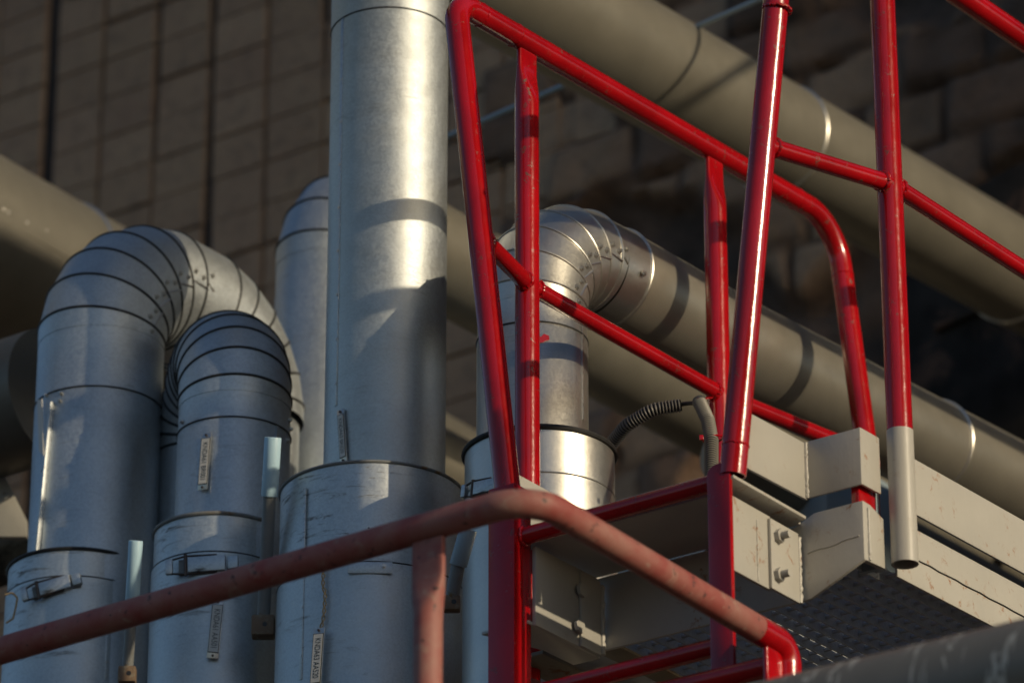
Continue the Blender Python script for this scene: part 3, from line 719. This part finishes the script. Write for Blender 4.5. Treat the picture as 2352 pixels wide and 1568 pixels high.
# red strap behind the post between the beams
mb=MB(); mb.box((Xo-.03,Yc+.012,4.50),(Xo-.014,6.24,4.60)); mb.build('strap',M['red'],PF,bevel=.001,label='red painted strap showing in the gap')
mb=MB(); mb.box((Xo-.055,6.222,4.44),(Xo-.012,6.232,4.687)); mb.build('clip',M['bluegrey'],PF)
# left side beam with brown underside
BR=MB(); BR.box((-4.41,6.10,4.382),(-4.330,9.0,4.390)); BR.box((-4.41,6.10,4.3905),(-4.402,9.0,4.50)); BR.build('side_beam',M['flangebeam'],PF,bevel=.0015)
BR=MB(); BR.box((-4.255,6.165,4.388),(-4.205,9.0,4.394)); BR.build('edge_flat',M['flangebeam'],PF,bevel=.001)
# tread plate under the front edge
mb=MB(); mb.box((-4.262,5.948,4.5285),(-3.802,Yc-.001,4.5345)); mb.build('tread_plate',M['grey2'],PF,bevel=.0015)
# grating
gx0,gx1,gy0,gy1=-4.32,-3.695,6.168,8.6; zg=4.440
k=0; x=gx0
while x<gx1:
    mb=MB(); mb.prism([(x,gy0,zg+zrise(gy0)),(x,gy1,zg+zrise(gy1)),(x,gy1,zg+.0275+zrise(gy1)),(x,gy0,zg+.0275+zrise(gy0))],(.0032,0,0)); mb.build('bearing_bar',M['grating'],PF,smooth=0); x+=.0333
y=gy0+.02
while y<gy1:
    mb=MB(); mb.tube([(gx0,y,zg+.013+zrise(y)),(gx1,y,zg+.013+zrise(y))],.0042,6); mb.build('cross_rod',M['grating'],PF); y+=.0385
# bracket plates with bolts joining the stiles to the channel
def hexbolt(parent,c,ax,r=.012,h=.010,thread=0):
    ax=Vector(ax); mb=MB(); mb.tube([c,c+ax*h],r,6); o=mb.build('bolt',M['grey2'],parent,smooth=20,bevel=.0006)
    if thread:
        mb=MB(); L=densify([c+ax*h,c+ax*(h+thread)],.0012); mb.tube(L,[.0066+(.0006 if i%2 else 0) for i in range(len(L))],14); mb.build('threaded_end',M['grey2'],o)
def bracket(root,X,ya,yb,z0,z1,inner,flat=.0):
    mb=MB(); mb.box((X-.007,ya,z0),(X,yb,z1)); mb.build('bracket_plate',M['grey'],root,bevel=.0012)
BP=PF
mb=MB(); mb.box((-3.812,5.915,4.372),(-3.804,6.055,4.512)); mb.build('bracket_plate',M['grey'],BP,bevel=.0012)
mb=MB(); mb.box((-3.8035,6.045,4.372),(-3.797,Yc-.018,4.505)); mb.build('bolting_angle',M['grey'],BP,bevel=.0015)
mb=MB(); P=[Vector((-3.80,Yc-.014,4.374+i*.005)) for i in range(26)]; mb.tube(P,[.005*random.uniform(.7,1.3) for _ in P],8); mb.build('weld_bead',M['grey'],BP)
mb=MB(); P=[Vector((-3.8035,6.010,4.376+i*.005)) for i in range(24)]; mb.tube(P,[.0022*random.uniform(.4,1.3) for _ in P],8); mb.build('weld_bead',M['grey'],BP)
mb=MB(); mb.prism([(-3.826,5.91,4.520),(-3.783,5.905,4.531),(-3.783,6.142,4.531),(-3.812,6.142,4.524)],(0,0,.006)); mb.build('lip_plate',M['grey'],BP,bevel=.001)
for zz in (4.482,4.408):
    c=on(1786,1232 if zz>4.45 else 1321,0,-3.797); hexbolt(BP,c,XX,.0135,.010,.016)
mb=MB(); mb.box((-4.240,ybx-.004,4.368),(-4.232,Yc-.018,4.519)); mb.build('bracket_plate',M['grey'],BP,bevel=.0012)
mb=MB(); mb.box((-4.2315,6.075,4.368),(-4.226,Yc-.018,4.512)); mb.build('bolting_angle',M['grey'],BP,bevel=.0012)
mb=MB(); mb.prism([(-4.2405,5.93,4.370),(-4.2405,Yc,4.370),(-4.30,Yc,4.370),(-4.30,6.06,4.370),(-4.345,5.93,4.370)],(0,0,.006)); mb.build('bottom_flange',M['grey2'],BP,bevel=.001)
mb=MB(); P=[Vector((-4.229,Yc-.010,4.372+i*.005)) for i in range(28)]; mb.tube(P,[.006*random.uniform(.8,1.2) for _ in P],8); mb.build('weld_bead',M['grey'],BP)
for q in ((1334,1355),(1328,1438)):
    hexbolt(BP,on(*q,0,-4.226),XX,.0145,.007)
# ------------------------------------------------------------------ faded near guardrail
N0=at(1223,1172,6.9)
G3=thing('guardrail','faded pinkish red handrail in the foreground with a fresh red end bend','guardrail',(N0.x,N0.y,2.5))
Yn=N0.y; 
nl=on(-80,1517,1,Yn); nl2=on(600,1320,1,Yn); nd=(nl2-nl)/(nl2.x-nl.x)
cor=nl+nd*(N0.x-nl.x)
nr=on(1744,1447,0,N0.x); nrd=(nr-cor); 
kink=on(1010,1218,1,Yn)
ek=on(1798,1473,0,N0.x)
path=bend([nl-nd*.3,cor+nd*.0,nr],[.072],14)
mb=MB(); mb.tube(path,.0240,40); tr=mb.build('top_rail',M['faded'],G3)
ndir=(nr-cor).normalized(); nend=nr+ndir*.075
path=bend([nr-ndir*.012,nend+ndir*.012,nend+ndir*.008+Vector((0,0,-.5))],[.038],10)
mb=MB(); mb.tube(path,.0246,40); mb.build('end_bend',M['red'],G3,label='freshly painted bright red end bend')
def nflat(px,pz,X,m,w0=.0238,zb=2.5,drop=.0):
    pass
pp=on(985,1235,1,Yn)
def paddle(X,Y,zt,zb,m,along,root,flat_h=.10,name='post'):
    n=32; zs=[zb,zt-.22]+[zt-.20+i*.0125 for i in range(0,17)]; vs=[]
    A=Vector(along); Bv=Vector((-A.y,A.x,0))
    for z in zs:
        f=max(0,min(1,(z-(zt-.13))/.07)); f=f*f*(3-2*f)
        a_=rT*(1-f)+rT*1.32*f; b_=rT*(1-f)+.006*f
        for k in range(n):
            t=2*PI*k/n; e_=2/(2+3*f); cs=cos(t); sn=sin(t)
            p=Vector((X,Y,z))+A*(a_*math.copysign(abs(cs)**e_,cs))+Bv*(b_*math.copysign(abs(sn)**e_,sn)); vs.append(p)
    fs=[(i*n+k,i*n+(k+1)%n,(i+1)*n+(k+1)%n,(i+1)*n+k) for i in range(len(zs)-1) for k in range(n)]
    fs.append(tuple(range(n))[::-1]); fs.append(tuple(range((len(zs)-1)*n,len(zs)*n)))
    mb=MB(); mb.add(vs,fs); return mb.build(name,m,root,smooth=45)
paddle(pp.x,Yn,pp.z-.004,2.5,M['faded'],XX,G3)
q=on(1778,1480,0,N0.x); paddle(N0.x,q.y+.0,nr.z-.012,2.5,M['red'],YY,G3)
a=on(1775,1528,0,N0.x); mb=MB(); mb.tube([a,a+Vector((-1.2,.0,-.0))],.0185,26); mb.build('mid_rail',M['red'],G3)
# ------------------------------------------------------------------ big grey pipe in the lower right corner
bp=at(2100,1622,6.35)
root=thing('large_pipe','large dark grey painted pipe with pale drips in the lower right corner','pipe',bp)
mb=MB(); mb.tube([bp+Vector((-3.5,0,-.0)),bp+Vector((2.5,0,0))],.088,96); mb.build('pipe_body',M['pipe_grey'],root)
# ------------------------------------------------------------------ flexible conduits
def hose(label,pts,r,m,pitch=.0064,amp=.0036,cut=True):
    P=resample(bend(pts,.06,14),pitch/4); root=thing('flexible_conduit',label,'conduit',P[0])
    rr=[r+amp*(.5+.5*cos(2*PI*i/4))-amp*.5 for i in range(len(P))]
    mb=MB(); mb.tube(P,rr,22,cap=(True,not cut))
    for q_ in range(len(P)-1):
        if q_%4 in (1,2):  # groove faces coloured dark to paint in the shade between ribs
            for z_ in range(22): mb.m[q_*22+z_]=1
    mb.build('corrugated_hose',[m,M['seal_shade']],root,smooth=60); return root,P
pD=8.62
hz=[at(1395,1030,8.66),at(1440,975,8.60),at(1500,940,8.58),at(1566,930,8.58)]
root,P=hose('dark corrugated conduit arching from the shiny sleeve rim, cut open at its end',hz,.0125,M['hose_dk'])
mb=MB(); mb.tube(bend([at(1545,934,8.58),at(1575,924,8.58),at(1600,926,8.55)],.05),.0042,10); mb.build('cable',M['black'],root)
hy=[at(1606,922,8.50),at(1626,965,8.42),at(1634,1010,8.36),at(1634,1180,8.2),at(1636,1290,8.12)]
root,P=hose('grey corrugated conduit with red paint specks hanging beside the red post',hy,.0122,M['hose'])
root=thing('cable_tie','red painted cable tie around the hanging conduit','cable tie',at(1632,1008,8.36))
c=at(1638,1008,8.37); mb=MB(); n=40
mb.tube([c+RH*(.019*cos(2*PI*k/n))+FH*(.017*sin(2*PI*k/n))+UP*(.003*cos(2*PI*k/n)) for k in range(n)],.0022,6,closed=True); mb.build('loop',M['red'],root)
mb=MB(); mb.obox(at(1611,1005,8.34),RH*.004,FH*.003,UP*.005); mb.build('head',M['red'],root,bevel=.0008)
# strap holding the conduit at the mid rail joint
mb=MB(); mb.tube([m4+Vector((-.0,-.03,-.018)),at(1603,918,8.5)],.0025,6); mb.build('tail',M['red'],root)
# ------------------------------------------------------------------ cable out of the picture whose shadow lies on the upper pipe
def cyl_shadow_pt(px,py): 
    p=on(px,py,0,-5.3+.126); return p+sunv*3.2
root=thing('overhead_cable','cable strung outside the picture beyond the right edge','cable',cyl_shadow_pt(1650,190))
mb=MB(); a=cyl_shadow_pt(1560,250); b=cyl_shadow_pt(1738,135); mb.tube([a-(b-a)*.25,b+(b-a)*6],.014,12); mb.build('wire_run',M['bluegrey'],root)
# ------------------------------------------------------------------ overhead cables
root=thing('overhead_cable','thin dark cable crossing behind the upper insulated pipe','cable',at(1610,52,11))
mb=MB(); a=at(1180,247,11.2); b=at(1800,-25,10.6); mb.tube([a-(b-a)*.3,b+(b-a)*.6],.0075,12); mb.build('wire_run',M['bluegrey'],root)
# ------------------------------------------------------------------ fly on the mid rail
fp=on(1134,551,1,ml.y+.03); 
fl=MB(); c=fp; u=Vector((0,1,-.1)).normalized()
fl.sph(c,.0030,(1,1.3,1)); fl.sph(c+u*.0045,.0030,(1,1.5,.9)); fl.sph(c-u*.004,.0020)
for s_ in (-1,1):
    fl.prism([c+u*.001+XX*s_*.001+UP*.002,c+u*.010+XX*s_*.004+UP*.002,c+u*.009+XX*s_*.0065+UP*.0015,c+u*.003+XX*s_*.004+UP*.002],(0,0,.0003))
    for k in (-1,0,1): fl.tube([c+u*k*.002,c+u*k*.004+XX*s_*.004+UP*.001,c+u*k*.005+XX*s_*.006-UP*.004],.0004,5)
tag(fl.build('fly',M['fly']),'small black fly sitting on the red mid rail','fly')
# ------------------------------------------------------------------ unseen boxes added outside the picture to throw shade
def shadebox(Y0p,Y1p,z0p,z1p,X,depth,name,label,m):
    s=SUN_AZ_S; t=SUN_T
    root=thing(name,label,'duct',(X,(Y0p+Y1p)/2+s*X,0))
    mb=MB(); mb.box((X,Y0p+s*X,z0p+t*X),(X+depth,Y1p+s*X,z1p+t*X)); return mb.build('body',m,root,bevel=.004),root
shadebox(3.2,5.780,5.34,5.95,-2.1,-.15,'ladder_shade_box','broad unseen box added beyond the right edge to shade the ladder',M['alu_dark'])
shadebox(7.10,8.00,8.28,8.44,-2.1,-.12,'pipe_shade_box','unseen box added beyond the right edge to shade the left pipe',M['alu_dark'])
# tall hall to the east, added for dark duct reflections; low sun passes beneath
root=thing('reflection_blocker','unseen dark raised hall east of the platform','light blocker',(30,10,0))
mb=MB(); mb.box((25,-10,16.2),(25.8,75,42)); mb.build('blocker_body',M['blocker'],root)
for yy in (20,34,48,62):
    mb=MB(); mb.box((25.1,yy,0),(25.7,yy+.5,16.19)); mb.build('column',M['blocker'],root)

# ------------------------------------------------------------------ repeats carry a shared group
GR={'name_plate':'name plates on the ducts','toggle_latch':'toggle latches on the sleeves','valve_spindle':'valve rods between the ducts',
    'ventilation_duct':'galvanised ducts standing in a row','insulated_pipe':'insulated pipes running along the wall','guardrail':'red tubular guardrails',
    'flexible_conduit':'corrugated conduits by the ladder','twine':'twine ties','overhead_cable':'overhead cables','cross_pipe':'cross pipes at the left edge'}
for o in list(col.objects):
    b_=o.name.split('.')[0]
    if o.parent is None and b_ in GR: o['group']=GR[b_]
